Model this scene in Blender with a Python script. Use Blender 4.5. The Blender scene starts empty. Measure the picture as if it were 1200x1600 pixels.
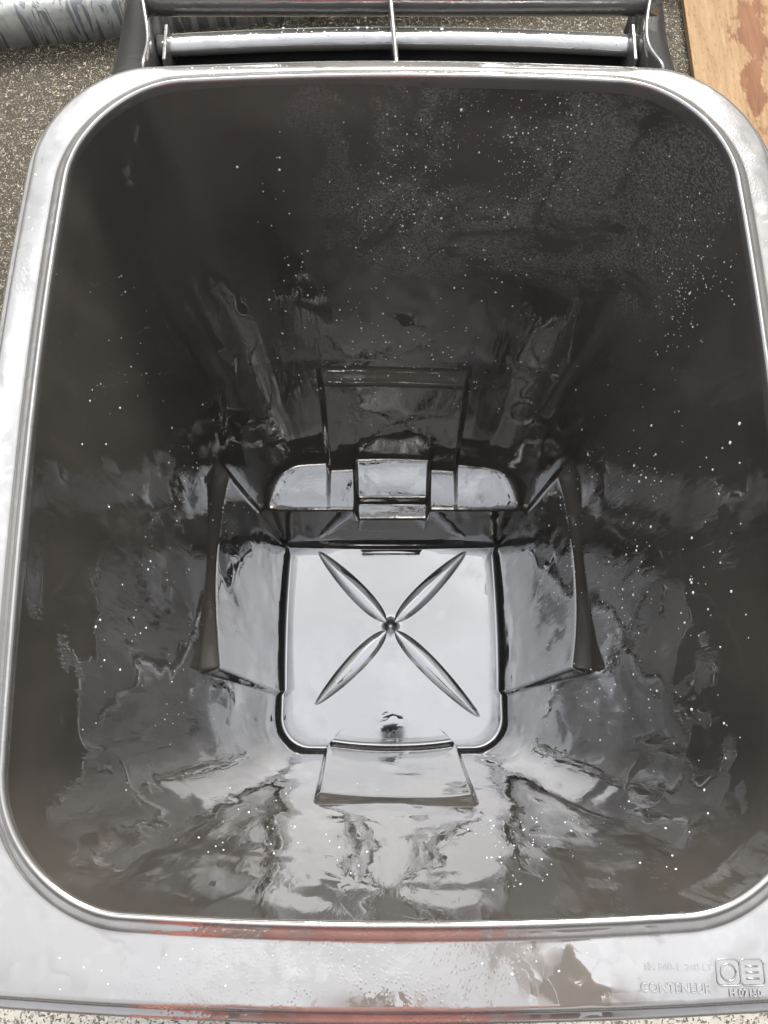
import bpy, bmesh, math, random
import numpy as np
from mathutils import Vector, Matrix
random.seed(7); rng = np.random.default_rng(11)
S = bpy.context.scene
R = math.radians

# ------------------------------------------------------------------ camera
CAM = Vector((0.0, 0.0, 1.525)); PITCH = R(18.2)
cd = bpy.data.cameras.new("camera"); cam = bpy.data.objects.new("camera", cd)
S.collection.objects.link(cam); S.camera = cam
cam.location = CAM; cam.rotation_euler = (PITCH, 0, 0)
cd.sensor_fit = 'VERTICAL'; cd.sensor_height = 32.0; cd.lens = 24.0      # 1200 px focal on 1600 px
cd.clip_start = 0.01; cd.clip_end = 500

# ------------------------------------------------------------------ sky + sun (bright overcast, glow behind the bin)
SUN_EL, SUN_AZ = R(48), R(14)          # azimuth measured from +Y towards +X
w = bpy.data.worlds.new("World"); S.world = w; w.use_nodes = True
nt = w.node_tree; nt.nodes.clear()
def N(t, typ, **kw):
    n = t.nodes.new(typ)
    for k, v in kw.items(): setattr(n, k, v)
    return n
out = N(nt, 'ShaderNodeOutputWorld'); bg = N(nt, 'ShaderNodeBackground')
sky = N(nt, 'ShaderNodeTexSky', sky_type='NISHITA', sun_disc=False)
sky.sun_elevation = SUN_EL; sky.sun_rotation = SUN_AZ
sky.air_density = 1.6; sky.dust_density = 5.0; sky.ozone_density = 1.0
hsv = N(nt, 'ShaderNodeHueSaturation'); hsv.inputs['Saturation'].default_value = 0.22
tc = N(nt, 'ShaderNodeTexCoord'); sep = N(nt, 'ShaderNodeSeparateXYZ')
ramp = N(nt, 'ShaderNodeMapRange'); ramp.inputs['From Min'].default_value = 0.25; ramp.inputs['From Max'].default_value = 0.92
ramp.inputs['To Min'].default_value = 0.22; ramp.inputs['To Max'].default_value = 2.2
cl = N(nt, 'ShaderNodeTexNoise'); cl.inputs['Scale'].default_value = 2.6; cl.inputs['Detail'].default_value = 5; cl.inputs['Roughness'].default_value = 0.55
clr = N(nt, 'ShaderNodeMapRange'); clr.inputs['From Min'].default_value = 0.35; clr.inputs['From Max'].default_value = 0.68
clr.inputs['To Min'].default_value = 0.74; clr.inputs['To Max'].default_value = 1.24
m1 = N(nt, 'ShaderNodeMath', operation='MULTIPLY'); vm = N(nt, 'ShaderNodeVectorMath', operation='SCALE')
L = nt.links.new
L(sky.outputs[0], hsv.inputs['Color']); L(tc.outputs['Generated'], sep.inputs[0]); L(sep.outputs['Z'], ramp.inputs['Value'])
L(tc.outputs['Generated'], cl.inputs['Vector']); L(cl.outputs['Fac'], clr.inputs['Value'])
L(ramp.outputs[0], m1.inputs[0]); L(clr.outputs[0], m1.inputs[1])
def lobe(d, a, b, c, e):
    dn = N(nt, 'ShaderNodeVectorMath', operation='DOT_PRODUCT'); L(tc.outputs['Generated'], dn.inputs[0]); dn.inputs[1].default_value = Vector(d).normalized()
    mr_ = N(nt, 'ShaderNodeMapRange', interpolation_type='SMOOTHSTEP')
    for k_, v_ in zip(('From Min', 'From Max', 'To Min', 'To Max'), (a, b, c, e)): mr_.inputs[k_].default_value = v_
    L(dn.outputs['Value'], mr_.inputs['Value']); return mr_.outputs[0]
bank = lobe((.60, .60, .50), .50, .90, 1.0, .40)
glow = lobe((math.sin(SUN_AZ) * math.cos(SUN_EL), math.cos(SUN_AZ) * math.cos(SUN_EL), math.sin(SUN_EL)), .965, 1.0, 1.0, 3.0)
m2 = N(nt, 'ShaderNodeMath', operation='MULTIPLY'); L(bank, m2.inputs[0]); L(glow, m2.inputs[1])
m3 = N(nt, 'ShaderNodeMath', operation='MULTIPLY'); L(m1.outputs[0], m3.inputs[0]); L(m2.outputs[0], m3.inputs[1])
L(hsv.outputs[0], vm.inputs[0]); L(m3.outputs[0], vm.inputs['Scale']); L(vm.outputs[0], bg.inputs['Color'])
bg.inputs['Strength'].default_value = 0.15; L(bg.outputs[0], out.inputs[0])
sd = bpy.data.lights.new("sun", 'SUN'); sd.energy = 1.0; sd.angle = R(14); sd.color = (1.0, 0.96, 0.9)
sun = bpy.data.objects.new("sun", sd); S.collection.objects.link(sun)
dirv = Vector((math.sin(SUN_AZ) * math.cos(SUN_EL), math.cos(SUN_AZ) * math.cos(SUN_EL), math.sin(SUN_EL)))
sun.rotation_euler = dirv.to_track_quat('Z', 'Y').to_euler(); sun.location = dirv * 20

S.view_settings.view_transform = 'Standard'; S.view_settings.look = 'None'
S.view_settings.exposure = 2.28; S.view_settings.gamma = 1.0; S.view_settings.use_curve_mapping = False
S.render.engine = 'CYCLES'
S.cycles.max_bounces = 10; S.cycles.glossy_bounces = 8; S.cycles.diffuse_bounces = 4
S.cycles.sample_clamp_indirect = 6.0; S.cycles.caustics_reflective = True
S.cycles.use_denoising = True

# ------------------------------------------------------------------ helpers
def mesh_obj(name, verts, faces, mat=None, parent=None, smooth=True, midx=None):
    me = bpy.data.meshes.new(name)
    verts = np.asarray(verts, dtype=np.float32)
    if isinstance(faces, np.ndarray):
        n = len(faces); me.vertices.add(len(verts)); me.vertices.foreach_set('co', verts.ravel())
        me.loops.add(n * 4); me.loops.foreach_set('vertex_index', faces.astype(np.int32).ravel())
        me.polygons.add(n); me.polygons.foreach_set('loop_start', np.arange(0, n * 4, 4, dtype=np.int32))
        me.update(calc_edges=True); me.validate()
    else:
        me.from_pydata([tuple(v) for v in verts], [], faces); me.update()
    if smooth: me.polygons.foreach_set('use_smooth', [True] * len(me.polygons))
    mats = mat if isinstance(mat, (list, tuple)) else [mat]
    for m in mats:
        if m: me.materials.append(m)
    if midx is not None: me.polygons.foreach_set('material_index', midx.astype(np.int32))
    o = bpy.data.objects.new(name, me); S.collection.objects.link(o)
    if parent: o.parent = parent; o.matrix_parent_inverse = Matrix.Translation(-parent.location)
    return o
def bm_obj(name, bm, mat, parent=None, smooth=True, bevel=0.0):
    me = bpy.data.meshes.new(name); bm.normal_update(); bm.to_mesh(me); bm.free()
    if smooth: me.polygons.foreach_set('use_smooth', [True] * len(me.polygons))
    me.materials.append(mat); o = bpy.data.objects.new(name, me); S.collection.objects.link(o)
    if parent: o.parent = parent; o.matrix_parent_inverse = Matrix.Translation(-parent.location)
    if bevel:
        b = o.modifiers.new('bevel', 'BEVEL'); b.width = bevel; b.segments = 3; b.limit_method = 'ANGLE'
        b.harden_normals = True
    return o
def empty(name, loc, label, cat, group=None):
    o = bpy.data.objects.new(name, None); S.collection.objects.link(o); o.location = loc
    o['label'] = label; o['category'] = cat
    if group: o['group'] = group
    return o
def sstep(a, b, x):
    t = np.clip((x - a) / (b - a), 0, 1); return t * t * (3 - 2 * t)
def tube(path, rad, seg=16, squash=1.0, caps=True):
    """swept tube along points; rad scalar or list of (ry, rz)"""
    bm = bmesh.new(); rings = []; P = [Vector(p) for p in path]
    for i, p in enumerate(P):
        t = (P[min(i + 1, len(P) - 1)] - P[max(i - 1, 0)]).normalized()
        up = Vector((0, 0, 1)) if abs(t.z) < 0.9 else Vector((0, 1, 0))
        s = t.cross(up).normalized(); u = s.cross(t).normalized()
        r = rad[i] if isinstance(rad, list) else rad
        ra, rb = r if isinstance(r, (list, tuple)) else (r, r * squash)
        rings.append([bm.verts.new(p + s * (ra * math.cos(a)) + u * (rb * math.sin(a))) for a in [2 * math.pi * k / seg for k in range(seg)]])
    for a, b in zip(rings, rings[1:]):
        for k in range(seg): bm.faces.new((a[k], a[(k + 1) % seg], b[(k + 1) % seg], b[k]))
    if caps:
        bm.faces.new(rings[0]); bm.faces.new(rings[-1])
    bmesh.ops.recalc_face_normals(bm, faces=bm.faces)
    return bm
def slab(points, offs):
    """closed plate: outline points, extruded by vector offs"""
    bm = bmesh.new(); a = [bm.verts.new(p) for p in points]; b = [bm.verts.new(Vector(p) + Vector(offs)) for p in points]
    n = len(points); bm.faces.new(a); bm.faces.new(b[::-1])
    for k in range(n): bm.faces.new((a[k], b[k], b[(k + 1) % n], a[(k + 1) % n]))
    bmesh.ops.recalc_face_normals(bm, faces=bm.faces)
    return bm

# ------------------------------------------------------------------ materials
def mat_new(name):
    m = bpy.data.materials.new(name); m.use_nodes = True
    t = m.node_tree; p = t.nodes['Principled BSDF']; return m, t, p
def coords(t, scale=(1, 1, 1), rot=(0, 0, 0)):
    c = N(t, 'ShaderNodeTexCoord'); mp = N(t, 'ShaderNodeMapping')
    mp.inputs['Scale'].default_value = scale; mp.inputs['Rotation'].default_value = rot
    t.links.new(c.outputs['Object'], mp.inputs['Vector']); return mp.outputs[0]
def noise(t, vec, scale, detail=4, rough=0.5, dist=0.0):
    n = N(t, 'ShaderNodeTexNoise'); n.inputs['Scale'].default_value = scale; n.inputs['Detail'].default_value = detail
    n.inputs['Roughness'].default_value = rough; n.inputs['Distortion'].default_value = dist
    t.links.new(vec, n.inputs['Vector']); return n.outputs['Fac']
def mrange(t, v, a, b, c, d, smooth=False):
    n = N(t, 'ShaderNodeMapRange'); n.inputs['From Min'].default_value = a; n.inputs['From Max'].default_value = b
    n.inputs['To Min'].default_value = c; n.inputs['To Max'].default_value = d
    if smooth: n.interpolation_type = 'SMOOTHSTEP'
    t.links.new(v, n.inputs['Value']); return n.outputs[0]
def mth(t, op, a, b=None):
    n = N(t, 'ShaderNodeMath', operation=op)
    for i, x in enumerate((a, b)):
        if x is None: continue
        if isinstance(x, (int, float)): n.inputs[i].default_value = x
        else: t.links.new(x, n.inputs[i])
    return n.outputs[0]
def bump(t, h, strength, dist, prev=None):
    b = N(t, 'ShaderNodeBump'); b.inputs['Strength'].default_value = strength; b.inputs['Distance'].default_value = dist
    t.links.new(h, b.inputs['Height'])
    if prev is not None: t.links.new(prev, b.inputs['Normal'])
    return b.outputs[0]
def mixc(t, f, a, b):
    n = N(t, 'ShaderNodeMix', data_type='RGBA')
    t.links.new(f, n.inputs[0])
    for i, x in ((6, a), (7, b)):
        if isinstance(x, tuple): n.inputs[i].default_value = (*x, 1)
        else: t.links.new(x, n.inputs[i])
    return n.outputs[2]

def wet_plastic(name, base, base2, dry, wet, wave, drips, film_scale, ior=1.75, coat=1.0, film_bias=0.5, beads=0.0, low=False, lines=0.0, line_scale=8.0):
    m, t, p = mat_new(name)
    v = coords(t); vz = coords(t, (1, 1, 0.22))
    film = noise(t, vz, film_scale, 6, 0.6, 0.6)
    if low:
        so = N(t, 'ShaderNodeSeparateXYZ'); t.links.new(v, so.inputs[0])
        film = mth(t, 'ADD', film, mth(t, 'ADD', mth(t, 'MULTIPLY', mrange(t, so.outputs['Z'], 0.50, 0.84, 0, 1), mrange(t, so.outputs['Y'], 0.30, 0.50, 0, -0.24)), 0.16))
    mask = mrange(t, film, film_bias - 0.012, film_bias + 0.012, 0, 1, True)
    tone = noise(t, coords(t, (1, 1, 0.35)), 7, 5, 0.6, 0.5)
    col = mixc(t, mrange(t, tone, 0.3, 0.7, 0, 1), base, base2)
    t.links.new(col, p.inputs['Base Color'])
    rn = noise(t, v, 22, 4, 0.6)
    t.links.new(mth(t, 'ADD', mrange(t, mask, 0, 1, dry, wet), mrange(t, rn, 0.3, 0.7, 0.0, 0.015)), p.inputs['Roughness'])
    p.inputs['IOR'].default_value = ior
    p.inputs['Coat Weight'].default_value = coat; p.inputs['Coat IOR'].default_value = 1.33
    t.links.new(mrange(t, mask, 0, 1, 0.12, 0.012), p.inputs['Coat Roughness'])
    nrm = bump(t, noise(t, v, 11, 1, 0.4, 0.3), wave, 0.02)
    if drips:
        run = noise(t, coords(t, (1, 1, 0.10)), 95, 4, 0.6, 0.8)
        edge = mrange(t, mth(t, 'ABSOLUTE', mth(t, 'SUBTRACT', film, film_bias)), 0, 0.03, 1, 0, True)
        nrm = bump(t, mth(t, 'MULTIPLY', mrange(t, run, 0.45, 0.7, 0, 1), mask), drips, 0.0016, nrm)
        nrm = bump(t, edge, drips * 0.6, 0.0012, nrm)
    if lines:
        # water film: broad sheets with sharp shores, each sheet with its own slow swell
        ln2 = noise(t, coords(t, (1.0, 1.0, .45)), line_scale, 4, .5, 0.9)
        sheet = mrange(t, ln2, .50, .512, 0, 1, True)
        swell = noise(t, coords(t, (1.0, 1.0, .6), (.3, .5, .2)), line_scale * 1.3, 2, .4, .3)
        def mixn(f, a, b):
            n = N(t, 'ShaderNodeMix', data_type='VECTOR'); t.links.new(f, n.inputs[0]); t.links.new(a, n.inputs[4]); t.links.new(b, n.inputs[5])
            return n.outputs[1]
        nrm = mixn(sheet, nrm, bump(t, swell, lines, 0.012, nrm))
        ln3 = noise(t, coords(t, (1.0, 1.0, .30), (.1, .2, 0)), line_scale * 1.8, 3, .5, 1.2)
        sh3 = mrange(t, ln3, .54, .552, 0, 1, True)
        nrm = mixn(sh3, nrm, bump(t, noise(t, coords(t, (1, 1, .5), (.7, .1, .4)), line_scale * 1.9, 1, .4, .3), lines, 0.007, nrm))
        nrm = bump(t, sheet, lines * .25, 0.0003, nrm)
    if beads:
        vo = N(t, 'ShaderNodeTexVoronoi'); vo.inputs['Scale'].default_value = 330; t.links.new(v, vo.inputs['Vector'])
        hh = mrange(t, vo.outputs['Distance'], 0.0, 0.45, 1, 0, True)
        area = mrange(t, noise(t, v, 5, 3, 0.6, 0.5), 0.5, 0.6, 0, 1, True)
        if low:
            area = mrange(t, noise(t, v, 9, 6, 0.7, 0.8), 0.42, 0.56, 0, 1, True)
            area = mth(t, 'MULTIPLY', area, mrange(t, so.outputs['Z'], 0.70, 0.82, 0, 1, True))
            area = mth(t, 'MULTIPLY', area, mrange(t, so.outputs['Y'], 0.40, 0.50, 0, 1, True))
            area = mth(t, 'MULTIPLY', area, mrange(t, so.outputs['X'], -0.12, 0.02, 0, 1, True))
            dew = mth(t, 'MULTIPLY', area, mrange(t, noise(t, v, 420, 2, .6), .45, .62, 0.10, 0.75))
            t.links.new(mixc(t, dew, col, (0.105, 0.105, 0.102)), p.inputs['Base Color'])
        nrm = bump(t, mth(t, 'MULTIPLY', hh, area), beads, 0.001, nrm)
    t.links.new(nrm, p.inputs['Normal']); t.links.new(nrm, p.inputs['Coat Normal'])
    return m

M_WALL = wet_plastic('black_plastic_inside', (0.025, 0.0228, 0.0200), (0.042, 0.0380, 0.0325), 0.20, 0.012, 0.035, 0.05, 4.0, 1.75, 1.0, 0.50, 0.6, True, 0.55)
M_FLOOR = wet_plastic('black_plastic_wet_bottom', (0.02, 0.02, 0.02), (0.028, 0.027, 0.026), 0.05, 0.02, 0.015, 0.0, 7.0, 1.9, 1.0, 0.5, 0.0, False, 0.16, 6.0)
M_RIM = wet_plastic('black_plastic_rim', (0.045, 0.043, 0.040), (0.055, 0.052, 0.047), 0.20, 0.03, 0.02, 0.0, 16.0, 1.85, 1.0, 0.5, 0.12, False, 0.24, 20.0)
M_GAP_SHADE = wet_plastic('gap_shade_black', (0.006, 0.006, 0.006), (0.010, 0.010, 0.009), 0.6, 0.45, 0.02, 0.0, 14.0, 1.2, 0.0)  # near-black colour carries the shade of the gap behind the rim
M_LUG = wet_plastic('black_plastic_lug', (0.010, 0.0098, 0.0095), (0.018, 0.017, 0.016), 0.6, 0.45, 0.02, 0.2, 14.0, 1.15, 0.0)
M_HINGE = wet_plastic('black_plastic_hinge', (0.035, 0.034, 0.033), (0.045, 0.043, 0.042), 0.38, 0.15, 0.02, 0.25, 14.0, 1.35, 0.35, 0.5, 0.0)

def simple(name, col, rough=0.6, var=0.25, scale=30, bmp=0.1, bdist=0.002, ior=1.45, metal=0.0):
    m, t, p = mat_new(name); v = coords(t)
    n = noise(t, v, scale, 5, 0.6)
    c2 = tuple(c * (1 - var) for c in col); c3 = tuple(min(1, c * (1 + var)) for c in col)
    t.links.new(mixc(t, mrange(t, n, 0.3, 0.7, 0, 1), c2, c3), p.inputs['Base Color'])
    p.inputs['Roughness'].default_value = rough; p.inputs['IOR'].default_value = ior; p.inputs['Metallic'].default_value = metal
    t.links.new(bump(t, noise(t, v, scale * 3, 4), bmp, bdist), p.inputs['Normal'])
    return m

# ------------------------------------------------------------------ bin geometry
CXB = 0.0145; YC = 0.23
Z0 = 0.060
def zrim(y): return 0.95 + 0.105 * (y + 0.10)
NB, NC, NS, NF = 300, 44, 320, 260      # points on back, each corner, each side, front
def seg_params():
    out = []
    def corner(cs, a0): return [('c', cs, a0 + R(90) * (k + 0.5) / NC) for k in range(NC)]
    for k in range(NB): out.append(('b', (k + 0.5) / NB, 0))             # back, left -> right
    out += [('c', 1, R(90) * (1 - (k + .5) / NC)) for k in range(NC)]    # back right
    for k in range(NS): out.append(('r', (k + .5) / NS, 0))              # right, back -> front
    out += [('c', 2, -R(90) * ((k + .5) / NC)) for k in range(NC)]
    for k in range(NF): out.append(('f', (k + .5) / NF, 0))              # front, right -> left
    out += [('c', 3, R(-90) - R(90) * ((k + .5) / NC)) for k in range(NC)]
    for k in range(NS): out.append(('l', (k + .5) / NS, 0))
    out += [('c', 4, R(180) - R(90) * ((k + .5) / NC)) for k in range(NC)]
    return out
SP = seg_params(); NU = len(SP)
KIND = np.array([s[0] for s in SP]); A1 = np.array([float(s[1]) for s in SP]); A2 = np.array([s[2] for s in SP])
def loop(wd, yb, yf, r, bow=1.0, rfr=None):
    rb = r; rfr = r if rfr is None else rfr
    x = np.zeros(NU); y = np.zeros(NU)
    b = KIND == 'b'; x[b] = -(wd - r) + 2 * (wd - r) * A1[b]; y[b] = yb
    f = KIND == 'f'; x[f] = (wd - rfr) - 2 * (wd - rfr) * A1[f]; y[f] = yf
    q = KIND == 'r'; x[q] = wd; y[q] = (yb - rb) - (yb - yf - rb - rfr) * A1[q]
    l = KIND == 'l'; x[l] = -wd; y[l] = (yf + rfr) + (yb - yf - rb - rfr) * A1[l]
    c = KIND == 'c'
    r = np.where((A1 == 1) | (A1 == 4), rb, rfr)
    cxs = np.where((A1 == 1) | (A1 == 2), wd - r, -(wd - r)); cys = np.where((A1 == 1) | (A1 == 4), yb - r, yf + r)
    x[c] = (cxs + r * np.cos(A2))[c]; y[c] = (cys + r * np.sin(A2))[c]
    yc = (yb + yf) / 2; hy = (yb - yf) / 2
    ty = (y - yc) / hy; tx = x / wd
    x = x * (1 + 0.030 * bow * (1 - ty ** 2) - 0.022 * bow * np.clip(ty, 0, 1) ** 2); y = y + np.sign(ty) * ty ** 4 * 0.012 * bow * (1 - tx ** 2)
    return x + CXB, y
def outline(v):
    z = Z0 + v * 0.91
    wd = 0.209 + (0.276 - 0.209) * v
    yb = float(np.interp(v, [0, .1, .23, .52, 1], [0.478, 0.485, 0.502, 0.532, 0.546]))
    yf = 0.026 + (-0.089 - 0.026) * v
    r = 0.056 + 0.030 * v
    return wd, yb, yf, r
WAVES = []
for _k in range(26):
    _w = 11 * 1.095 ** _k; _a = rng.uniform(0, 2 * math.pi)
    WAVES.append((_w * math.cos(_a), _w * math.sin(_a) * .8, (11 / _w) ** 1.6, rng.uniform(0, 6.28)))
def wob(a, b, ph=0.0):
    """slow waves of a moulded sheet, metres in, about -1..1 out"""
    o_ = 0
    for kx, ky, am, p_ in WAVES: o_ = o_ + am * np.sin(a * kx + b * ky + p_ + ph * (1 + kx * .1))
    return o_ / 1.6

ZT = zrim(loop(*outline(1.0))[1])
NV = 430
vs = np.linspace(0, 1, NV)
W = np.zeros((NV, NU, 3))
for i, v in enumerate(vs):
    x, y = loop(*outline(v), bow=0.3 + 0.7 * v)
    ZB = Z0 + 0.055 * (y - .22); z = ZB + v * (ZT - ZB)
    x0, y0 = x.copy(), y.copy(); dx = x - CXB
    vz = (z - ZB)
    # warps of the moulded wall
    amp = 0.0021
    side = np.clip((np.abs(dx) / (outline(v)[0]) - 0.8) * 5, 0, 1)
    fade = sstep(0, 0.06, vz) * sstep(0, 0.05, ZT - z)
    wv = wob(y + 0.7 * np.sign(dx), z, 0.4) * side + wob(x * 1.1, z, 2.2 + (y > YC) * 1.7) * (1 - side)
    nx = np.sign(dx) * side; ny = np.sign(y - YC) * (1 - side)
    x = x - nx * wv * amp * fade; y = y - ny * wv * amp * fade
    # side blocks, tops at mid height
    for sg in (-1, 1):
        on = (np.sign(dx) == sg)
        yc = 0.258; 
        ylo = 0.112 + 0.012 * (1 - vz / .5); yhi = 0.392 + 0.012 * (1 - vz / .5)
        inn = sstep(ylo - .004, ylo + .007, y0) * sstep(-yhi - .016, -yhi + .014, -y0)
        tt = np.clip((y0 - yc) / 0.14, -1, 1) ** 2
        A = (0.004 + 0.012 * np.clip(vz / 0.48, 0, 1) ** 1.2) * (0.22 + 0.78 * tt) + 0.002 + 0.0024 * np.exp(-((z - 0.528) / 0.009) ** 2)
        top = sstep(-0.546, -0.522, -z)
        x = x - np.where(on, sg * A * inn * top * side, 0)
    # front step
    hw = 0.120 - 0.024 * np.clip(vz / 0.5, 0, 1)
    inn = sstep(-hw - .004, -hw + .006, -np.abs(dx)) * (y0 < 0.12)
    A = 0.010 - 0.0055 * np.clip(vz / 0.5, 0, 1) - 0.004 * np.clip(np.abs(dx) / hw, 0, 1) ** 2 * -1
    A = A * (0.55 + 0.45 * np.clip(np.abs(dx) / hw, 0, 1) ** 2) + 0.0012 * np.exp(-((z - 0.528) / 0.01) ** 2)
    y = y + A * inn * sstep(-0.556, -0.522, -z)
    # back panel
    hw = 0.108 + 0.006 * np.clip((0.55 - z) / .3, 0, 1)
    inn = sstep(-hw - .003, -hw + .007, -np.abs(dx)) * (y0 > 0.3)
    y = y - 0.013 * inn * sstep(-0.552, -0.522, -z)
    # axle housing
    yl = 0.411 + 0.016 * np.clip(vz / 0.2, 0, 1)
    t1 = sstep(-0.270, -0.239, -z)
    y = y - t1 * np.maximum(0, y - yl)
    band = sstep(-0.0690, -0.0575, -np.abs(dx)) * (y0 > 0.3)
    t2 = band * sstep(-0.303, -0.277, -z)
    y = y - t2 * np.maximum(0, y - 0.434)
    t3 = band * sstep(-0.254, -0.246, -z) * sstep(0.172, 0.184, z)
    y = y - t3 * 0.016
    # fillet to the floor
    rf = 0.009
    h = np.clip(vz, 0, rf); ins = rf - np.sqrt(np.maximum(0, rf ** 2 - (rf - h) ** 2))
    cxv, cyv = CXB, 0.22
    ln = np.sqrt((x - cxv) ** 2 + (y - cyv) ** 2)
    x = x - (x - cxv) / ln * ins; y = y - (y - cyv) / ln * ins
    W[i, :, 0] = x; W[i, :, 1] = y; W[i, :, 2] = z
# floor rings
B0 = W[0].copy()
fc = np.array([CXB, 0.22])
rr = 1 - np.linspace(0, 1, 230)[1:-1]
def seg_feature(px, py, a, b, wmax):
    d = np.array(b) - np.array(a); Ld = np.hypot(*d); d /= Ld
    s = ((px - a[0]) * d[0] + (py - a[1]) * d[1]) / Ld
    q = np.abs(-(px - a[0]) * d[1] + (py - a[1]) * d[0])
    wl = wmax * np.sqrt(np.clip(4 * s * (1 - s), 0, 1)) ** 1.1 * (0.55 + 0.45 * (1 - s)) * 1.25
    return np.where((s > 0) & (s < 1), np.clip(1 - (q / np.maximum(wl, 1e-5)) ** 2, 0, 1) * np.clip(wl / wmax * 1.3, 0, 1), 0)
XC = (0.0125, 0.251)
ARMS = [(-0.128, 0.396), (0.160, 0.396), (-0.127, 0.106), (0.176, 0.084)]
def floor_z(px, py):
    z = 0.0009 * wob(px * .7, py * .7, 1.1) * .6
    dd = (np.abs(px - CXB) / 0.21) ** 4 + (np.abs(py - 0.22) / 0.20) ** 4
    z = z + 0.0012 * np.clip(dd, 0, 1.3)
    for e in ARMS:
        d = np.array(e) - np.array(XC); L_ = np.hypot(*d); a = np.array(XC) + d / L_ * 0.013
        z = z + 0.0034 * seg_feature(px, py, a, e, 0.0180)
    m = (np.abs(px - XC[0]) ** 1.6 + np.abs(py - XC[1]) ** 1.6) ** (1 / 1.6) * 1.15
    z = z + 0.0058 * np.exp(-(m / 0.0135) ** 2)
    return z
F = np.zeros((len(rr), NU, 3))
for i, r_ in enumerate(rr):
    ua_ = math.atan2(B0[0, 1] - fc[1], B0[0, 0] - fc[0]) - 2 * math.pi * np.arange(NU) / NU
    d0 = B0[:, :2] - fc; kk = float(sstep(.78, 1.0, r_)); ci_ = np.stack([np.cos(ua_), np.sin(ua_)], 1) * 0.19
    F[i, :, :2] = fc + (ci_ * (1 - kk) + d0 * kk) * r_
    fd = sstep(1.0, 0.93, r_ * 1.0) if False else float(np.clip((1 - r_) / 0.05, 0, 1))
    F[i, :, 2] = Z0 + 0.055 * (F[i, :, 1] - .22) + floor_z(F[i, :, 0], F[i, :, 1]) * fd
cz = np.array([[fc[0], fc[1], Z0 + float(floor_z(np.array([fc[0]]), np.array([fc[1]]))[0])]])
# outer skin, going down from the rim
vo = np.linspace(1, 0, 40)
O = np.zeros((len(vo), NU, 3))
for i, v in enumerate(vo):
    wd, yb, yf, r = outline(v); x, y = loop(wd + .006, yb + .006, yf - .006, r + .006, 0.3 + .7 * v)
    O[i, :, 0] = x; O[i, :, 1] = y; O[i, :, 2] = (Z0 - .02) + v * (ZT - .004 - Z0 + .02)
rows = np.concatenate([F[::-1], W, O], 0)          # innermost ring ... wall top ... outer bottom
nr = len(rows)
V = np.concatenate([rows.reshape(-1, 3), cz, [[fc[0], fc[1], Z0 - .02]]], 0)
I = np.arange(nr * NU).reshape(nr, NU); J = np.roll(I, -1, 1)
q = np.stack([I[:-1], I[1:], J[1:], J[:-1]], -1).reshape(-1, 4)
mi = np.zeros((nr - 1, NU), int); mi[:len(rr) + 3] = 1
ci = nr * NU
me_faces = q; midx = mi.ravel()
BIN = empty('wheelie_bin', (CXB, 0.23, 0), 'open black plastic wheelie bin, wet inside, seen from above', 'wheelie bin')
body = mesh_obj('body', V, me_faces, [M_WALL, M_FLOOR], BIN, True, midx)
bm = bmesh.new(); bm.from_mesh(body.data); bm.verts.ensure_lookup_table()
for k in range(NU):
    f = bm.faces.new((bm.verts[ci], bm.verts[I[0, k]], bm.verts[J[0, k]])); f.material_index = 1; f.smooth = True
    f = bm.faces.new((bm.verts[ci + 1], bm.verts[J[-1, k]], bm.verts[I[-1, k]])); f.smooth = True
bm.normal_update(); bm.to_mesh(body.data); bm.free()

# ------------------------------------------------------------------ rim
xr, yr = loop(*outline(1.0), bow=1.0)
tx = np.roll(xr, -1) - np.roll(xr, 1); ty = np.roll(yr, -1) - np.roll(yr, 1); ln = np.hypot(tx, ty)
nx_, ny_ = -ty / ln, tx / ln        # loop runs clockwise: outward is to the left
zr_ = zrim(yr)
xo_, yo_ = loop(0.3115, 0.572, -0.144, 0.088, 1.0, 0.035)
dxo, dyo = xo_ - xr, yo_ - yr
prof = []
def P(a, b, dz): prof.append((a, b, dz))      # outset = a + b*ow
P(-.0005, 0, -.012); P(-.0006, 0, -.003); P(-.0004, 0, -.0008); P(.0006, 0, .0006); P(.0018, 0, .0010); P(.0030, 0, .0006); P(.0036, 0, -.0006)
P(.0042, 0, -.0016); P(.0062, 0, -.0022); P(.0085, 0, -.0031); P(.0112, 0, -.0043)
P(.0118, 0, -.0050); P(.0128, 0, -.0053); P(.0145, 0, -.0053)
P(0.008, .5, -.0056); P(-.005, 1, -.0061); P(-.0025, 1, -.0066); P(-.0008, 1, -.0076); P(0, 1, -.0092); P(.0008, 1, -.0130)
P(.0016, 1, -.0146); P(.0028, 1, -.0152); P(.0060, 1, -.0156); P(.0078, 1, -.0163); P(.0088, 1, -.0180); P(.0094, 1, -.0210); P(.0100, 1, -.050)
P(.0092, 1, -.0515); P(.0078, 1, -.051); P(.0070, 1, -.024); P(.004, .5, -.014); P(.0055, 0, -.012)
RV = np.zeros((len(prof), NU, 3))
rw = wob(xr * .6, yr * .6, 0.3)
for i, (a, b, dz) in enumerate(prof):
    o_ = a + (0.0004 * rw if a + b * .04 > .002 else 0)
    RV[i, :, 0] = xr + nx_ * o_ + dxo * b; RV[i, :, 1] = yr + ny_ * o_ + dyo * b; RV[i, :, 2] = zr_ + dz + (0.0005 * wob(xr, yr, 2.0) if b else 0)
I2 = np.arange(len(prof) * NU).reshape(len(prof), NU); J2 = np.roll(I2, -1, 1)
q2 = np.stack([I2[:-1], I2[1:], J2[1:], J2[:-1]], -1).reshape(-1, 4)
rim = mesh_obj('rim', RV.reshape(-1, 3), q2, M_RIM, BIN)

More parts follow.
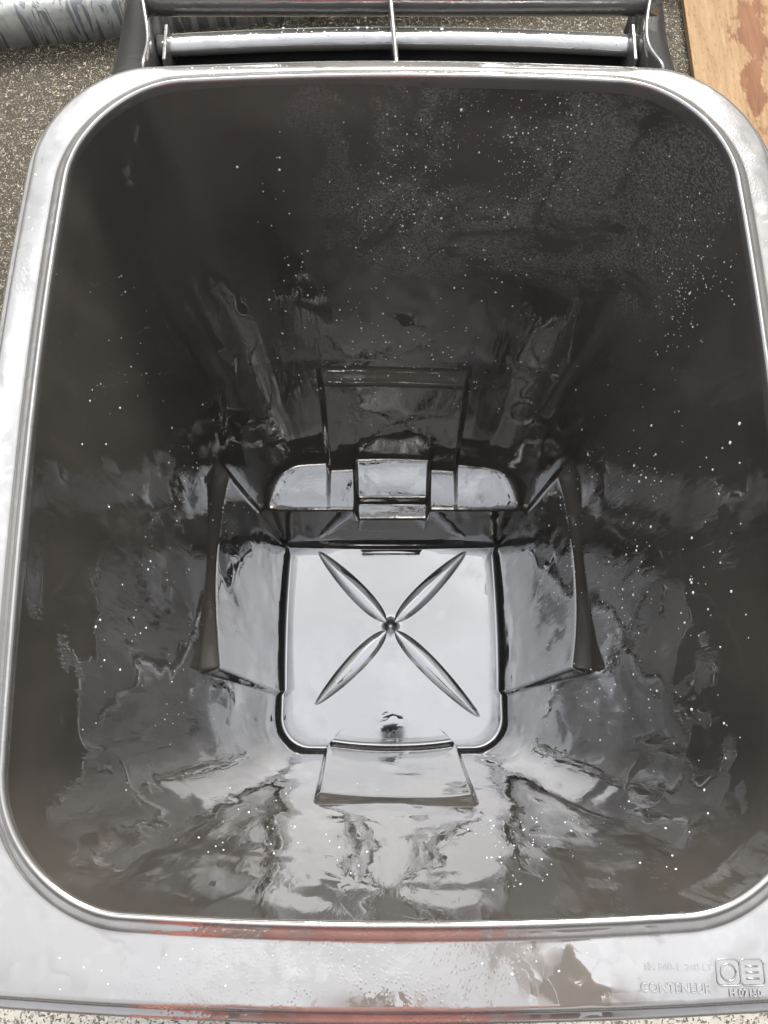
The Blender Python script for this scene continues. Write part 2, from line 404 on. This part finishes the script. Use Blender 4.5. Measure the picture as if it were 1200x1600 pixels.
# ------------------------------------------------------------------ hinge, handle and lugs behind the rim
def path_line(a, b, n=24, f=None):
    pts = []
    for k in range(n + 1):
        t = k / n; p = Vector(a).lerp(Vector(b), t)
        if f: p = p + Vector(f(t))
        pts.append(p)
    return pts
# far grip bar
gb = tube(path_line((-0.225, 0.681, 0.995), (0.256, 0.681, 0.995), 30), 0.0165, 20)
bm_obj('grip_bar', gb, M_RIM, BIN)
# nearer bar, a shallow rounded strip bowing towards the grip
hb = tube(path_line((-0.212, 0.642, 0.975), (0.238, 0.642, 0.975), 40, lambda t: (0, 0.010 * (1 - (2 * t - 1) ** 2), 0)), (0.0112, 0.008), 20)
bm_obj('hinge_bar', hb, M_RIM, BIN)
# added black plate below the bars, standing in for the shaded gap at the rim
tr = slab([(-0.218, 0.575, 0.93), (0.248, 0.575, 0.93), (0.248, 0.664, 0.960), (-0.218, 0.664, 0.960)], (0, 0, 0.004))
bm_obj('gap_shade_plate', tr, M_GAP_SHADE, BIN, False)
# side lugs: shells that flare out from the rim corner to the grip bar
def lug(sg):
    bm = bmesh.new(); cx = CXB
    secs = []
    # (y, inner x, outer x, top z) relative to centre line
    for (y, xi, xo, zt, zb) in ((0.562, 0.228, 0.272, 0.985, 0.86), (0.590, 0.228, 0.274, 0.978, 0.87), (0.620, 0.228, 0.276, 0.968, 0.88),
                                (0.650, 0.228, 0.276, 0.962, 0.90), (0.680, 0.230, 0.272, 0.962, 0.92), (0.705, 0.236, 0.268, 0.966, 0.93), (0.74, 0.240, 0.266, 0.970, 0.945)):
        xo = xo + (.020 if sg < 0 else .008); prof_ = []
        for k in range(15):
            t_ = k / 14
            prof_.append(bm.verts.new((cx + sg * (xi + (xo - xi) * t_), y, zt - .002 * (1 - min(t_ * 8, 1)) - .045 * max(0, t_ - .45) ** 1.6 / .55 ** 1.6)))
        prof_.append(bm.verts.new((cx + sg * (xo - .004), y, min(zb, zt - .06)))); prof_.append(bm.verts.new((cx + sg * xi, y, min(zb, zt - .06))))
        secs.append(prof_)
    for a, b in zip(secs, secs[1:]):
        n = len(a)
        for k in range(n): bm.faces.new((a[k], a[(k + 1) % n], b[(k + 1) % n], b[k]))
    bm.faces.new(secs[0]); bm.faces.new(secs[-1]); bmesh.ops.recalc_face_normals(bm, faces=bm.faces)
    return bm
for sg in (-1, 1):
    lg = bm_obj('hinge_lug', lug(sg), M_LUG, BIN)
    # thin raised web that snakes along the lug
    cx = CXB
    if sg < 0: pts = [(-0.212, 0.578, 1.012), (-0.212, 0.600, 1.006), (-0.213, 0.625, 1.000), (-0.218, 0.650, 1.002), (-0.223, 0.675, 1.008), (-0.226, 0.70, 1.01), (-0.227, 0.73, 1.0)]
    else: pts = [(0.247, 0.576, 1.012), (0.241, 0.597, 1.006), (0.237, 0.620, 1.000), (0.239, 0.645, 1.002), (0.246, 0.675, 1.008), (0.252, 0.70, 1.01), (0.254, 0.73, 1.0)]
    bm = bmesh.new(); rg = []
    for p in pts:
        x, y, z = p; h = .0024
        rg.append([bm.verts.new(c) for c in ((x - h, y, z - .06), (x - h, y, z - .003), (x - h * .5, y, z - .0005), (x + h * .5, y, z - .0005), (x + h, y, z - .003), (x + h, y, z - .06))])
    for a, b in zip(rg, rg[1:]):
        for k in range(6): bm.faces.new((a[k], a[(k + 1) % 6], b[(k + 1) % 6], b[k]))
    bm.faces.new(rg[0]); bm.faces.new(rg[-1]); bmesh.ops.recalc_face_normals(bm, faces=bm.faces)
    wb_ = bm_obj('web', bm, M_RIM, BIN)
    sm = wb_.modifiers.new('s', 'SUBSURF'); sm.levels = sm.render_levels = 2
    # small end plate of the hinge
    x = cx + sg * 0.214
    bm_obj('end_plate', slab([(x, 0.600, 0.955), (x, 0.655, 0.955), (x, 0.650, 0.992), (x, 0.612, 0.988)], (sg * 0.0035, 0, 0)), M_HINGE, BIN, False, 0.001)
# centre rib
bm = bmesh.new(); rg = []
for (x, y, z, dep) in ((0.0115, 0.575, 1.012, .03), (0.0105, 0.600, 1.008, .05), (0.0085, 0.630, 1.006, .05), (0.006, 0.66, 1.010, .04), (0.0045, 0.685, 1.014, .03), (0.004, 0.705, 1.010, .03)):
    h = .0028; rg.append([bm.verts.new(c) for c in ((x - h, y, z - dep), (x - h, y, z - .003), (x - h * .5, y, z), (x + h * .5, y, z), (x + h, y, z - .003), (x + h, y, z - dep))])
for a, b in zip(rg, rg[1:]):
    for k in range(6): bm.faces.new((a[k], a[(k + 1) % 6], b[(k + 1) % 6], b[k]))
bm.faces.new(rg[0]); bm.faces.new(rg[-1]); bmesh.ops.recalc_face_normals(bm, faces=bm.faces)
cr = bm_obj('centre_rib', bm, M_RIM, BIN)
sm = cr.modifiers.new('s', 'SUBSURF'); sm.levels = sm.render_levels = 2

# ------------------------------------------------------------------ embossed writing on the front lip
def text_obj(name, body_, size, x, y, parent):
    c = bpy.data.curves.new(name, 'FONT'); c.body = body_; c.size = size; c.extrude = 0.00045; c.bevel_depth = 0.0001
    c.align_x = 'LEFT'; c.align_y = 'CENTER'
    o = bpy.data.objects.new(name, c); S.collection.objects.link(o); c.materials.append(M_RIM)
    o.location = (x, y, zrim(y + .03) - 0.0086 + .0003); o.rotation_euler = (R(6), 0, R(2))
    dg = bpy.context.evaluated_depsgraph_get(); me = bpy.data.meshes.new_from_object(o.evaluated_get(dg)); loc, rot = o.location.copy(), o.rotation_euler.copy()
    bpy.data.objects.remove(o); o = bpy.data.objects.new(name, me); S.collection.objects.link(o); o.location = loc; o.rotation_euler = rot
    o.parent = parent; o.matrix_parent_inverse = Matrix.Translation(-parent.location)
    return o
TXT = []
def rim_top(x, y):     # height of the lip's flat top near the front
    d = np.hypot(RV[14, :, 0] - x, RV[14, :, 1] - y); k = int(np.argmin(d)); return float(RV[14, k, 2])

# ------------------------------------------------------------------ water drops on the plastic
def beads(name, idx_pts, nrm, rad, mat, parent, flat=0.55, seg=7, ring=3):
    Vv = []; Ff = []; n0 = 0
    for p, n, r in zip(idx_pts, nrm, rad):
        n = n / np.linalg.norm(n); a = np.array([0, 0, 1.]) if abs(n[2]) < .9 else np.array([1., 0, 0])
        s = np.cross(n, a); s /= np.linalg.norm(s); u = np.cross(s, n)
        for j in range(ring):
            th = (math.pi / 2) * j / ring
            for k in range(seg):
                an = 2 * math.pi * k / seg
                Vv.append(p + (s * math.cos(an) + u * math.sin(an) * 1.25) * r * math.cos(th) + n * r * flat * math.sin(th))
        Vv.append(p + n * r * flat)
        for j in range(ring - 1):
            for k in range(seg):
                Ff.append((n0 + j * seg + k, n0 + j * seg + (k + 1) % seg, n0 + (j + 1) * seg + (k + 1) % seg, n0 + (j + 1) * seg + k))
        for k in range(seg): Ff.append((n0 + (ring - 1) * seg + k, n0 + (ring - 1) * seg + (k + 1) % seg, n0 + ring * seg))
        n0 += ring * seg + 1
    o = mesh_obj(name, Vv, Ff, mat, parent); o['kind'] = 'stuff'; return o
mdrop, td, pd = mat_new('water_bead_glint')
pd.inputs['Base Color'].default_value = (0.62, 0.64, 0.65, 1); pd.inputs['Roughness'].default_value = 0.08; pd.inputs['IOR'].default_value = 1.4  # milky white base paints in the bright sky glints of the drops
pd.inputs['Transmission Weight'].default_value = 0.35
du = np.roll(W, -1, 1) - np.roll(W, 1, 1); dv = np.gradient(W, axis=0)
NW = np.cross(du, dv); NW /= np.linalg.norm(NW, axis=-1, keepdims=True) + 1e-12
ctr = np.array([CXB, .23, .5]); flip = np.sign(np.sum(NW * (ctr - W), -1))[..., None]; NW = NW * flip
SPL = []
def scatter(n, ulo, uhi, vlo, vhi, rlo, rhi, power=2.5):
    u = rng.uniform(ulo, uhi, n * 3); v = rng.uniform(vlo, vhi, n * 3)
    du_ = (u - ulo) / (uhi - ulo); dv_ = (v - vlo) / (vhi - vlo)
    dens = (0.5 + 0.5 * np.sin(u * 61 + v * 9) * np.cos(v * 17 - u * 23 + 1)) * np.sin(np.pi * np.clip(du_, 0.02, .98)) ** .7 * np.sin(np.pi * np.clip(dv_ * .8 + .1, 0, 1)) ** .8
    keep = rng.uniform(0, 1, n * 3) < dens * (1.2 if n < 1000 else 1.0); u = u[keep][:n] % 1.0; v = v[keep][:n]; n = len(u)
    i = np.clip((v * (NV - 1)).astype(int), 0, NV - 1); j = (u * NU).astype(int) % NU
    r = rlo + (rhi - rlo) * rng.uniform(0, 1, n) ** power
    for a, b, c in zip(i, j, r): SPL.append((W[a, b] + NW[a, b] * 0.0002, NW[a, b], c))
ub = NB / NU; uc = NC / NU; us = NS / NU; uf = NF / NU
scatter(240, 0, ub + uc, 0.35, 0.97, 0.0005, 0.0014)                 # back
scatter(300, ub + uc, ub + uc + us + uc, 0.30, 0.95, 0.0005, 0.0016)  # right
scatter(150, 1 - us - uc, 1, 0.30, 0.95, 0.0004, 0.0014)              # left
scatter(80, ub + uc + us + uc * .2, ub + 2 * uc + us + uf * .35, 0.6, 0.95, 0.0004, 0.0011)
scatter(60, 0.62, 0.80, 0.4, 0.9, 0.0005, 0.0012)
scatter(900, ub * .35, ub * 1.05, 0.80, 0.985, 0.00020, 0.0009, 6)       # misted band, back right
scatter(220, ub * 0.97, ub + uc + us * .25, 0.82, 0.99, 0.0003, 0.0008, 3)
for _ in range(260):                                   # on the lip
    a_ = int(rng.integers(0, NU)); q_ = rng.uniform(.12, .97)
    if math.sin(a_ * .05) + math.sin(a_ * .013 + 2) + rng.normal() * .5 < .4: continue
    p_ = RV[13, a_] * (1 - q_) + RV[14, a_] * 0 + RV[15, a_] * q_
    SPL.append((p_ + np.array([0, 0, .0001]), np.array([0, 0, 1.]), 0.0003 + .0006 * rng.uniform() ** 4))
for _ in range(150):                                   # on the two bars
    if rng.uniform() < .6: SPL.append((np.array([rng.uniform(-.21, .24), .681 + .008 * rng.normal() * .6, 1.0112]), np.array([0, 0, 1.]), 0.0005 + .0013 * rng.uniform() ** 3))
    else:
        t_ = rng.uniform(0, 1); SPL.append((np.array([-.212 + .45 * t_, .642 + .010 * (1 - (2 * t_ - 1) ** 2) + .003 * rng.normal(), .9828]), np.array([0, 0, 1.]), 0.0005 + .001 * rng.uniform() ** 3))
beads('water_drops', [s[0] for s in SPL], [s[1] for s in SPL], [s[2] for s in SPL], mdrop, BIN)

# ------------------------------------------------------------------ ground
def grid_sheet(name, x0, x1, y0, y1, z, mat):
    bm = bmesh.new(); bm.faces.new([bm.verts.new(c) for c in ((x0, y0, z), (x1, y0, z), (x1, y1, z), (x0, y1, z))])
    o = bm_obj(name, bm, mat, None, False); o['kind'] = 'structure'; return o
ma, t, p = mat_new('wet_asphalt'); v = coords(t)
f1 = noise(t, v, 150, 4, .65, 1.8); f2 = noise(t, coords(t, (1, 1, 1), (0, 0, .6)), 95, 3, .6, 2.0)
stone = mth(t, 'MAXIMUM', mrange(t, f1, .59, .63, 0, 1, True), mrange(t, f2, .615, .65, 0, 1, True))
c1 = mixc(t, mrange(t, noise(t, v, 40, 6, .75), .35, .65, 0, 1), (0.007, 0.0054, 0.0028), (0.024, 0.018, 0.009))
c2 = mixc(t, stone, c1, (0.20, 0.180, 0.14))
t.links.new(c2, p.inputs['Base Color']); p.inputs['Roughness'].default_value = 0.14; p.inputs['IOR'].default_value = 1.28
nb = bump(t, f1, 0.7, 0.006)
nb = bump(t, noise(t, v, 300, 3, .7), 0.35, 0.002, nb); t.links.new(nb, p.inputs['Normal'])
grid_sheet('asphalt', -60, 60, -60, 60, 0, ma)
mc, t, p = mat_new('wet_pebble_concrete'); v = coords(t)
vo = N(t, 'ShaderNodeTexVoronoi'); vo.inputs['Scale'].default_value = 150; t.links.new(v, vo.inputs['Vector'])
pit = mrange(t, noise(t, v, 140, 4, .6, 1.2), .36, .46, 0, 1)
c1 = mixc(t, noise(t, v, 35, 5, .6), (0.10, 0.092, 0.075), (0.15, 0.138, 0.115))
t.links.new(mixc(t, pit, (0.035, 0.03, 0.025), c1), p.inputs['Base Color']); p.inputs['Roughness'].default_value = 0.25
nb = bump(t, pit, 0.9, 0.003); nb = bump(t, noise(t, v, 260, 3, .7), .6, .002, nb); t.links.new(nb, p.inputs['Normal'])
pv = slab([(-6, -6, 0.004), (6, -6, 0.004), (6, 0.10, 0.004), (-6, 0.10, 0.004)], (0, 0, -0.003))
o = bm_obj('pavement', pv, mc, None, False); o['kind'] = 'structure'

# ------------------------------------------------------------------ weathered metal rail
mr, t, p = mat_new('weathered_rail'); v = coords(t); vs_ = coords(t, (1, 1, 0.10))
run = noise(t, vs_, 42, 5, .6, 1.2); st = mrange(t, run, .48, .56, 0, 1, True)
pat = mixc(t, mrange(t, noise(t, v, 25, 5, .7), .35, .65, 0, 1), (0.22, 0.222, 0.222), (0.36, 0.35, 0.30))
col = mixc(t, st, pat, (0.13, 0.131, 0.132)); rust = mrange(t, noise(t, coords(t, (1, 1, .35)), 11, 4, .6), .64, .72, 0, .8)
t.links.new(mixc(t, rust, col, (0.25, 0.14, 0.05)), p.inputs['Base Color'])
t.links.new(mrange(t, st, 0, 1, .45, .18), p.inputs['Roughness'])
t.links.new(bump(t, noise(t, v, 90, 4, .6), .3, .002, bump(t, st, .5, .002)), p.inputs['Normal'])
a = Vector((-2.6, 1.553, 0)); b = Vector((0.9, 2.027, 0)); d = (b - a).normalized(); nrm_ = Vector((-d.y, d.x, 0))
bm = bmesh.new(); secs = []
prf = [(0, 0)] + [(0.0 + .030 * (1 - math.cos(k * math.pi / 16)), .085 + .030 * math.sin(k * math.pi / 16)) for k in range(0, 9)] + [(0.20, .115), (0.20, 0)]
for q_ in (a, b): secs.append([bm.verts.new(q_ + nrm_ * u + Vector((0, 0, z))) for u, z in prf])
n = len(prf)
for k in range(n): bm.faces.new((secs[0][k], secs[0][(k + 1) % n], secs[1][(k + 1) % n], secs[1][k]))
bm.faces.new(secs[0]); bm.faces.new(secs[1]); bmesh.ops.recalc_face_normals(bm, faces=bm.faces)
rail = bm_obj('metal_rail', bm, mr, None, True)
rail['label'] = 'weathered grey metal rail streaked with wet runs, lying on the ground behind the bin'; rail['category'] = 'metal rail'

# ------------------------------------------------------------------ plywood board
mp_, t, p = mat_new('wet_plywood'); vg = coords(t, (1, .10, 1)); v = coords(t)
g = noise(t, vg, 55, 6, .65, 1.0); g2 = noise(t, coords(t, (1, .3, 1)), 160, 4, .7)
c1 = mixc(t, mrange(t, g, .35, .65, 0, 1), (0.135, 0.090, 0.050), (0.098, 0.060, 0.030))
c1 = mixc(t, mrange(t, g2, .55, .7, 0, .7), c1, (0.055, 0.030, 0.014))
def blot(cx_, cy_, rx_, ry_):
    mpn = N(t, 'ShaderNodeMapping', vector_type='POINT'); mpn.inputs['Location'].default_value = (-cx_ / rx_, -cy_ / ry_, 0); mpn.inputs['Scale'].default_value = (1 / rx_, 1 / ry_, 0)
    t.links.new(v, mpn.inputs[0]); l_ = N(t, 'ShaderNodeVectorMath', operation='LENGTH'); t.links.new(mpn.outputs[0], l_.inputs[0])
    return l_.outputs['Value']
bl = mth(t, 'MINIMUM', mth(t, 'MINIMUM', blot(.955, 1.80, .050, .13), blot(.93, 1.62, .035, .13)), mth(t, 'MINIMUM', blot(1.02, 1.47, .035, .12), blot(.97, 2.0, .08, .08)))
bl = mth(t, 'ADD', bl, mrange(t, noise(t, coords(t, (1, .5, 1)), 32, 5, .6), .3, .7, -.55, .55))
stn = mrange(t, bl, .70, 1.05, 1, 0, True)
t.links.new(mixc(t, stn, c1, mixc(t, mrange(t, g, .35, .65, 0, 1), (0.080, 0.037, 0.017), (0.055, 0.022, 0.009))), p.inputs['Base Color'])
t.links.new(mrange(t, stn, 0, 1, .7, .6), p.inputs['Roughness']); p.inputs['IOR'].default_value = 1.15
t.links.new(bump(t, g2, .5, .002, bump(t, g, .5, .003)), p.inputs['Normal'])
bd = slab([(0.765, 0.3, 0.006), (2.1, 0.3, 0.006), (2.1, 2.6, 0.006), (0.80, 2.6, 0.006)], (0, 0, 0.018))
board = bm_obj('plywood_board', bd, mp_, None, False, 0.001)
board['label'] = 'wet tan plywood board with dark brown water stains, flat on the ground at right'; board['category'] = 'board'

# ------------------------------------------------------------------ the person taking the picture, and the phone
m_jacket = simple('red_jacket', (0.52, 0.058, 0.022), 0.6, .15, 20, .3, .004)
m_trous = simple('dark_trousers', (0.02, 0.02, 0.028), 0.8, .2, 40, .2, .002)
m_skin = simple('skin', (0.36, 0.20, 0.14), 0.5, .06, 30, .05, .001)
m_hair = simple('brown_hair', (0.03, 0.018, 0.010), 0.5, .3, 80, .4, .003)
m_shoe = simple('purple_shoe', (0.035, 0.022, 0.045), 0.6, .3, 60, .3, .002)
m_sole = simple('pale_sole', (0.14, 0.13, 0.11), 0.6, .1, 60, .1, .002)
m_phone = simple('phone_glass', (0.01, 0.01, 0.012), 0.08, .1, 10, .0, .001)
def skin_mesh(chains, sub=2):
    """chains: list of (verts[(x,y,z,r)], edges); evaluated skins merged in one bmesh"""
    bm = bmesh.new()
    for vs2, es in chains:
        me = bpy.data.meshes.new('tmp'); me.from_pydata([v_[:3] for v_ in vs2], es, []); o = bpy.data.objects.new('tmp', me); S.collection.objects.link(o)
        md = o.modifiers.new('s', 'SKIN'); md.use_smooth_shade = True
        lay = me.skin_vertices[0].data if me.skin_vertices else None
        if lay is None:
            b2 = bmesh.new(); b2.from_mesh(me); b2.verts.layers.skin.verify(); b2.to_mesh(me); b2.free(); lay = me.skin_vertices[0].data
        for k, v_ in enumerate(vs2):
            r_ = v_[3]; lay[k].radius = r_ if isinstance(r_, tuple) else (r_, r_)
        lay[0].use_root = True
        sb = o.modifiers.new('u', 'SUBSURF'); sb.levels = sb.render_levels = sub
        dg = bpy.context.evaluated_depsgraph_get(); ev = o.evaluated_get(dg); m2 = ev.to_mesh(); bm.from_mesh(m2); ev.to_mesh_clear()
        bpy.data.objects.remove(o)
    return bm
PX = 0.0
man = empty('person', (PX, -0.62, 0), 'person in red jacket, dark trousers and purple shoes holding a phone over the bin', 'person')
torso = [(0, -.66, .93, (.15, .11)), (0, -.64, 1.06, (.145, .10)), (0, -.61, 1.22, (.165, .11)), (0, -.585, 1.37, (.15, .10)), (0, -.56, 1.455, .055), (0, -.525, 1.53, .055),
         (0, -.50, 1.61, (.078, .092)), (0, -.485, 1.70, (.070, .085))]
arm = lambda s: [(s * .185, -.58, 1.385, .062), (s * .25, -.46, 1.27, .048), (s * .235, -.33, 1.235, .043), (s * .15, -.215, 1.345, .036), (s * .085, -.135, 1.435, .027), (s * .068, -.10, 1.46, .030)]
leg = lambda s: [(s * .095, -.66, .86, .088), (s * .105, -.60, .50, .056), (s * .11, -.63, .30, .054), (s * .11, -.64, .10, .040)]
armd = [(-.19, -.60, 1.385, .062), (-.255, -.64, 1.22, .048), (-.27, -.64, 1.09, .043), (-.265, -.60, .97, .036), (-.262, -.565, .87, .027), (-.262, -.55, .84, .030)]
vb = torso + arm(1) + armd + leg(1) + leg(-1)
eb = [(k, k + 1) for k in range(7)] + [(3, 8)] + [(k, k + 1) for k in range(8, 13)] + [(3, 14)] + [(k, k + 1) for k in range(14, 19)] + [(0, 20), (20, 21), (21, 22), (22, 23), (0, 24), (24, 25), (25, 26), (26, 27)]
ch = [(vb, eb)]
for s_ in (1,):
    for q_, (ln_, off) in enumerate(((.040, 0), (.044, .020), (.041, .040), (.032, .058))):
        b0 = Vector((s_ * .064, -.075 - off * .75, 1.478 - off * .25))
        ch.append(([(s_ * .07, -.098, 1.464, .010), (*b0, .009), (*(b0 + Vector((-s_ * .006, .004, -.022))), .008), (*(b0 + Vector((-s_ * (.006 + ln_ * .5), .004, -.026))), .007)], [(0, 1), (1, 2), (2, 3)]))
    ch.append(([(s_ * .07, -.115, 1.468, .012), (s_ * .056, -.118, 1.490, .010), (s_ * .034, -.104, 1.512, .008)], [(0, 1), (1, 2)]))
for q_, (ln_, off) in enumerate(((.078, .026), (.085, .009), (.080, -.009), (.064, -.026))):
    ch.append(([(-.262, -.545 + off * .6, .835, .011), (-.262, -.545 + off, .80, .0095), (-.258, -.542 + off, .765, .0085), (-.250, -.540 + off, .80 - ln_, .007)], [(0, 1), (1, 2), (2, 3)]))
ch.append(([(-.255, -.535, .85, .012), (-.243, -.505, .815, .010), (-.238, -.498, .785, .009)], [(0, 1), (1, 2)]))
bmh = skin_mesh(ch)
# nose, brow, chin and ears drawn out of the head
for v_ in bmh.verts:
    c = v_.co
    if c.z > 1.55:
        f_ = math.exp(-((c.x / .016) ** 2 + ((c.z - 1.615) / .028) ** 2)) if c.y > -.46 else 0
        c.y += .022 * f_
        for e_ in (-.03, .03):
            g_ = math.exp(-(((c.x - e_) / .014) ** 2 + ((c.z - 1.655) / .012) ** 2)) if c.y > -.46 else 0
            c.y -= .007 * g_
pb = bm_obj('body', bmh, m_skin, man)
jk = [(0, -.655, .90, (.175, .135)), (0, -.64, 1.06, (.170, .125)), (0, -.61, 1.22, (.185, .130)), (0, -.585, 1.37, (.165, .115)), (0, -.565, 1.44, .075)]
ja = [(.19, -.575, 1.385, .075), (.252, -.48, 1.285, .062), (.247, -.40, 1.25, .058)]
jb = [(-.19, -.60, 1.385, .075), (-.258, -.64, 1.22, .062), (-.272, -.64, 1.09, .057), (-.267, -.602, .98, .046), (-.264, -.575, .90, .038)]
bm_obj('jacket', skin_mesh([(jk + ja + jb, [(0, 1), (1, 2), (2, 3), (3, 4), (3, 5), (5, 6), (6, 7), (3, 8), (8, 9), (9, 10), (10, 11), (11, 12)])]), m_jacket, man)
tl = lambda s: [(s * .098, -.655, .84, .108), (s * .108, -.595, .50, .076), (s * .112, -.63, .28, .068), (s * .112, -.64, .09, .062)]
bm_obj('trousers', skin_mesh([([(0, -.66, .93, (.165, .125))] + tl(1) + tl(-1), [(0, 1), (1, 2), (2, 3), (3, 4), (0, 5), (5, 6), (6, 7), (7, 8)])]), m_trous, man)
bm_obj('hair', skin_mesh([([(0, -.545, 1.60, .070), (0, -.535, 1.68, (.086, .090)), (0, -.505, 1.735, (.070, .080))], [(0, 1), (1, 2)])]), m_hair, man)
for s_, toe in ((-1, -.405), (1, -.47)):
    xs_ = s_ * .105
    sh = bm_obj('shoe', skin_mesh([([(xs_, toe - .27, .055, .050), (xs_, toe - .20, .055, .048), (xs_, toe - .10, .042, (.050, .036)), (xs_, toe - .035, .036, (.042, .028))], [(0, 1), (1, 2), (2, 3)])]), m_shoe, man)
    so = slab([(xs_ + .046 * math.cos(a_) * (1 if math.sin(a_) > 0 else .8), toe - .14 + .145 * math.sin(a_), .006) for a_ in [2 * math.pi * k / 28 for k in range(28)]], (0, 0, .022))
    so_ = bm_obj('sole', so, m_sole, sh, True, .003)
fwv = Vector((0, math.sin(PITCH), -math.cos(PITCH))); upv = Vector((0, math.cos(PITCH), math.sin(PITCH)))
pc = CAM - upv * .058 - fwv * .012 + Vector((.022, 0, 0))
ph = empty('smartphone', pc, 'black smartphone held flat over the open bin in both hands', 'phone')
hx, hy, hz = .0365, .0745, .004
c_ = [pc + Vector((sx * hx, 0, 0)) + upv * (sy * hy) - fwv * hz for sx, sy in ((-1, -1), (1, -1), (1, 1), (-1, 1))]
bm_obj('phone_case', slab(c_, fwv * hz * 2), m_phone, ph, False, .003)

# ------------------------------------------------------------------ marks moulded into the front lip
def mark(name, bm):
    o = bm_obj(name, bm, M_RIM, BIN); return o
def ring_path(cx, cy, hw, hh, rad, n=6):
    pts = []
    for (qx, qy, a0) in ((1, 1, 0), (-1, 1, 90), (-1, -1, 180), (1, -1, 270)):
        for k in range(n + 1):
            a_ = R(a0 + 90 * k / n); x = cx + qx * (hw - rad) + rad * math.cos(a_); y = cy + qy * (hh - rad) + rad * math.sin(a_)
            pts.append((x, y, rim_top(x, y) + .0001))
    return pts + [pts[0], pts[1]]
def at_px(px, py, z):       # where a mark of the lip lies
    d = fwv * 1200 + Vector((1, 0, 0)) * (px - 600) - upv * (py - 800); return CAM + d * ((z - CAM.z) / d.z)
zl = 0.941
cpt = at_px(1152, 1517, zl); 
for kx in (-.0077, .0083):
    mark('emblem_frame', tube(ring_path(cpt.x + kx, cpt.y, .0078, .0078, .003), .0005, 6, caps=False))
mark('emblem_ring', tube(ring_path(cpt.x - .0077, cpt.y, .0050, .0050, .0049), .0006, 6, caps=False))
for k in range(3):
    yy = cpt.y + .0036 - k * .0036
    bmk = tube([(cpt.x + .0038, yy, rim_top(cpt.x, yy)), (cpt.x + .0125, yy, rim_top(cpt.x, yy))], .0006, 6); mark('emblem_bar', bmk)
for txt, px, py, sz in (('CONTENEUR', 998, 1541, .0078), ('EN 840-1  240-LT', 1003, 1508, .0062), ('H 07150', 1135, 1549, .0062)):
    pt = at_px(px, py, zl)
    o = text_obj('embossed_lettering', txt, sz, pt.x, pt.y, BIN)
    o.location.z = rim_top(pt.x + .02, pt.y) - .0002; o.rotation_euler = (R(3), 0, R(-1.0))
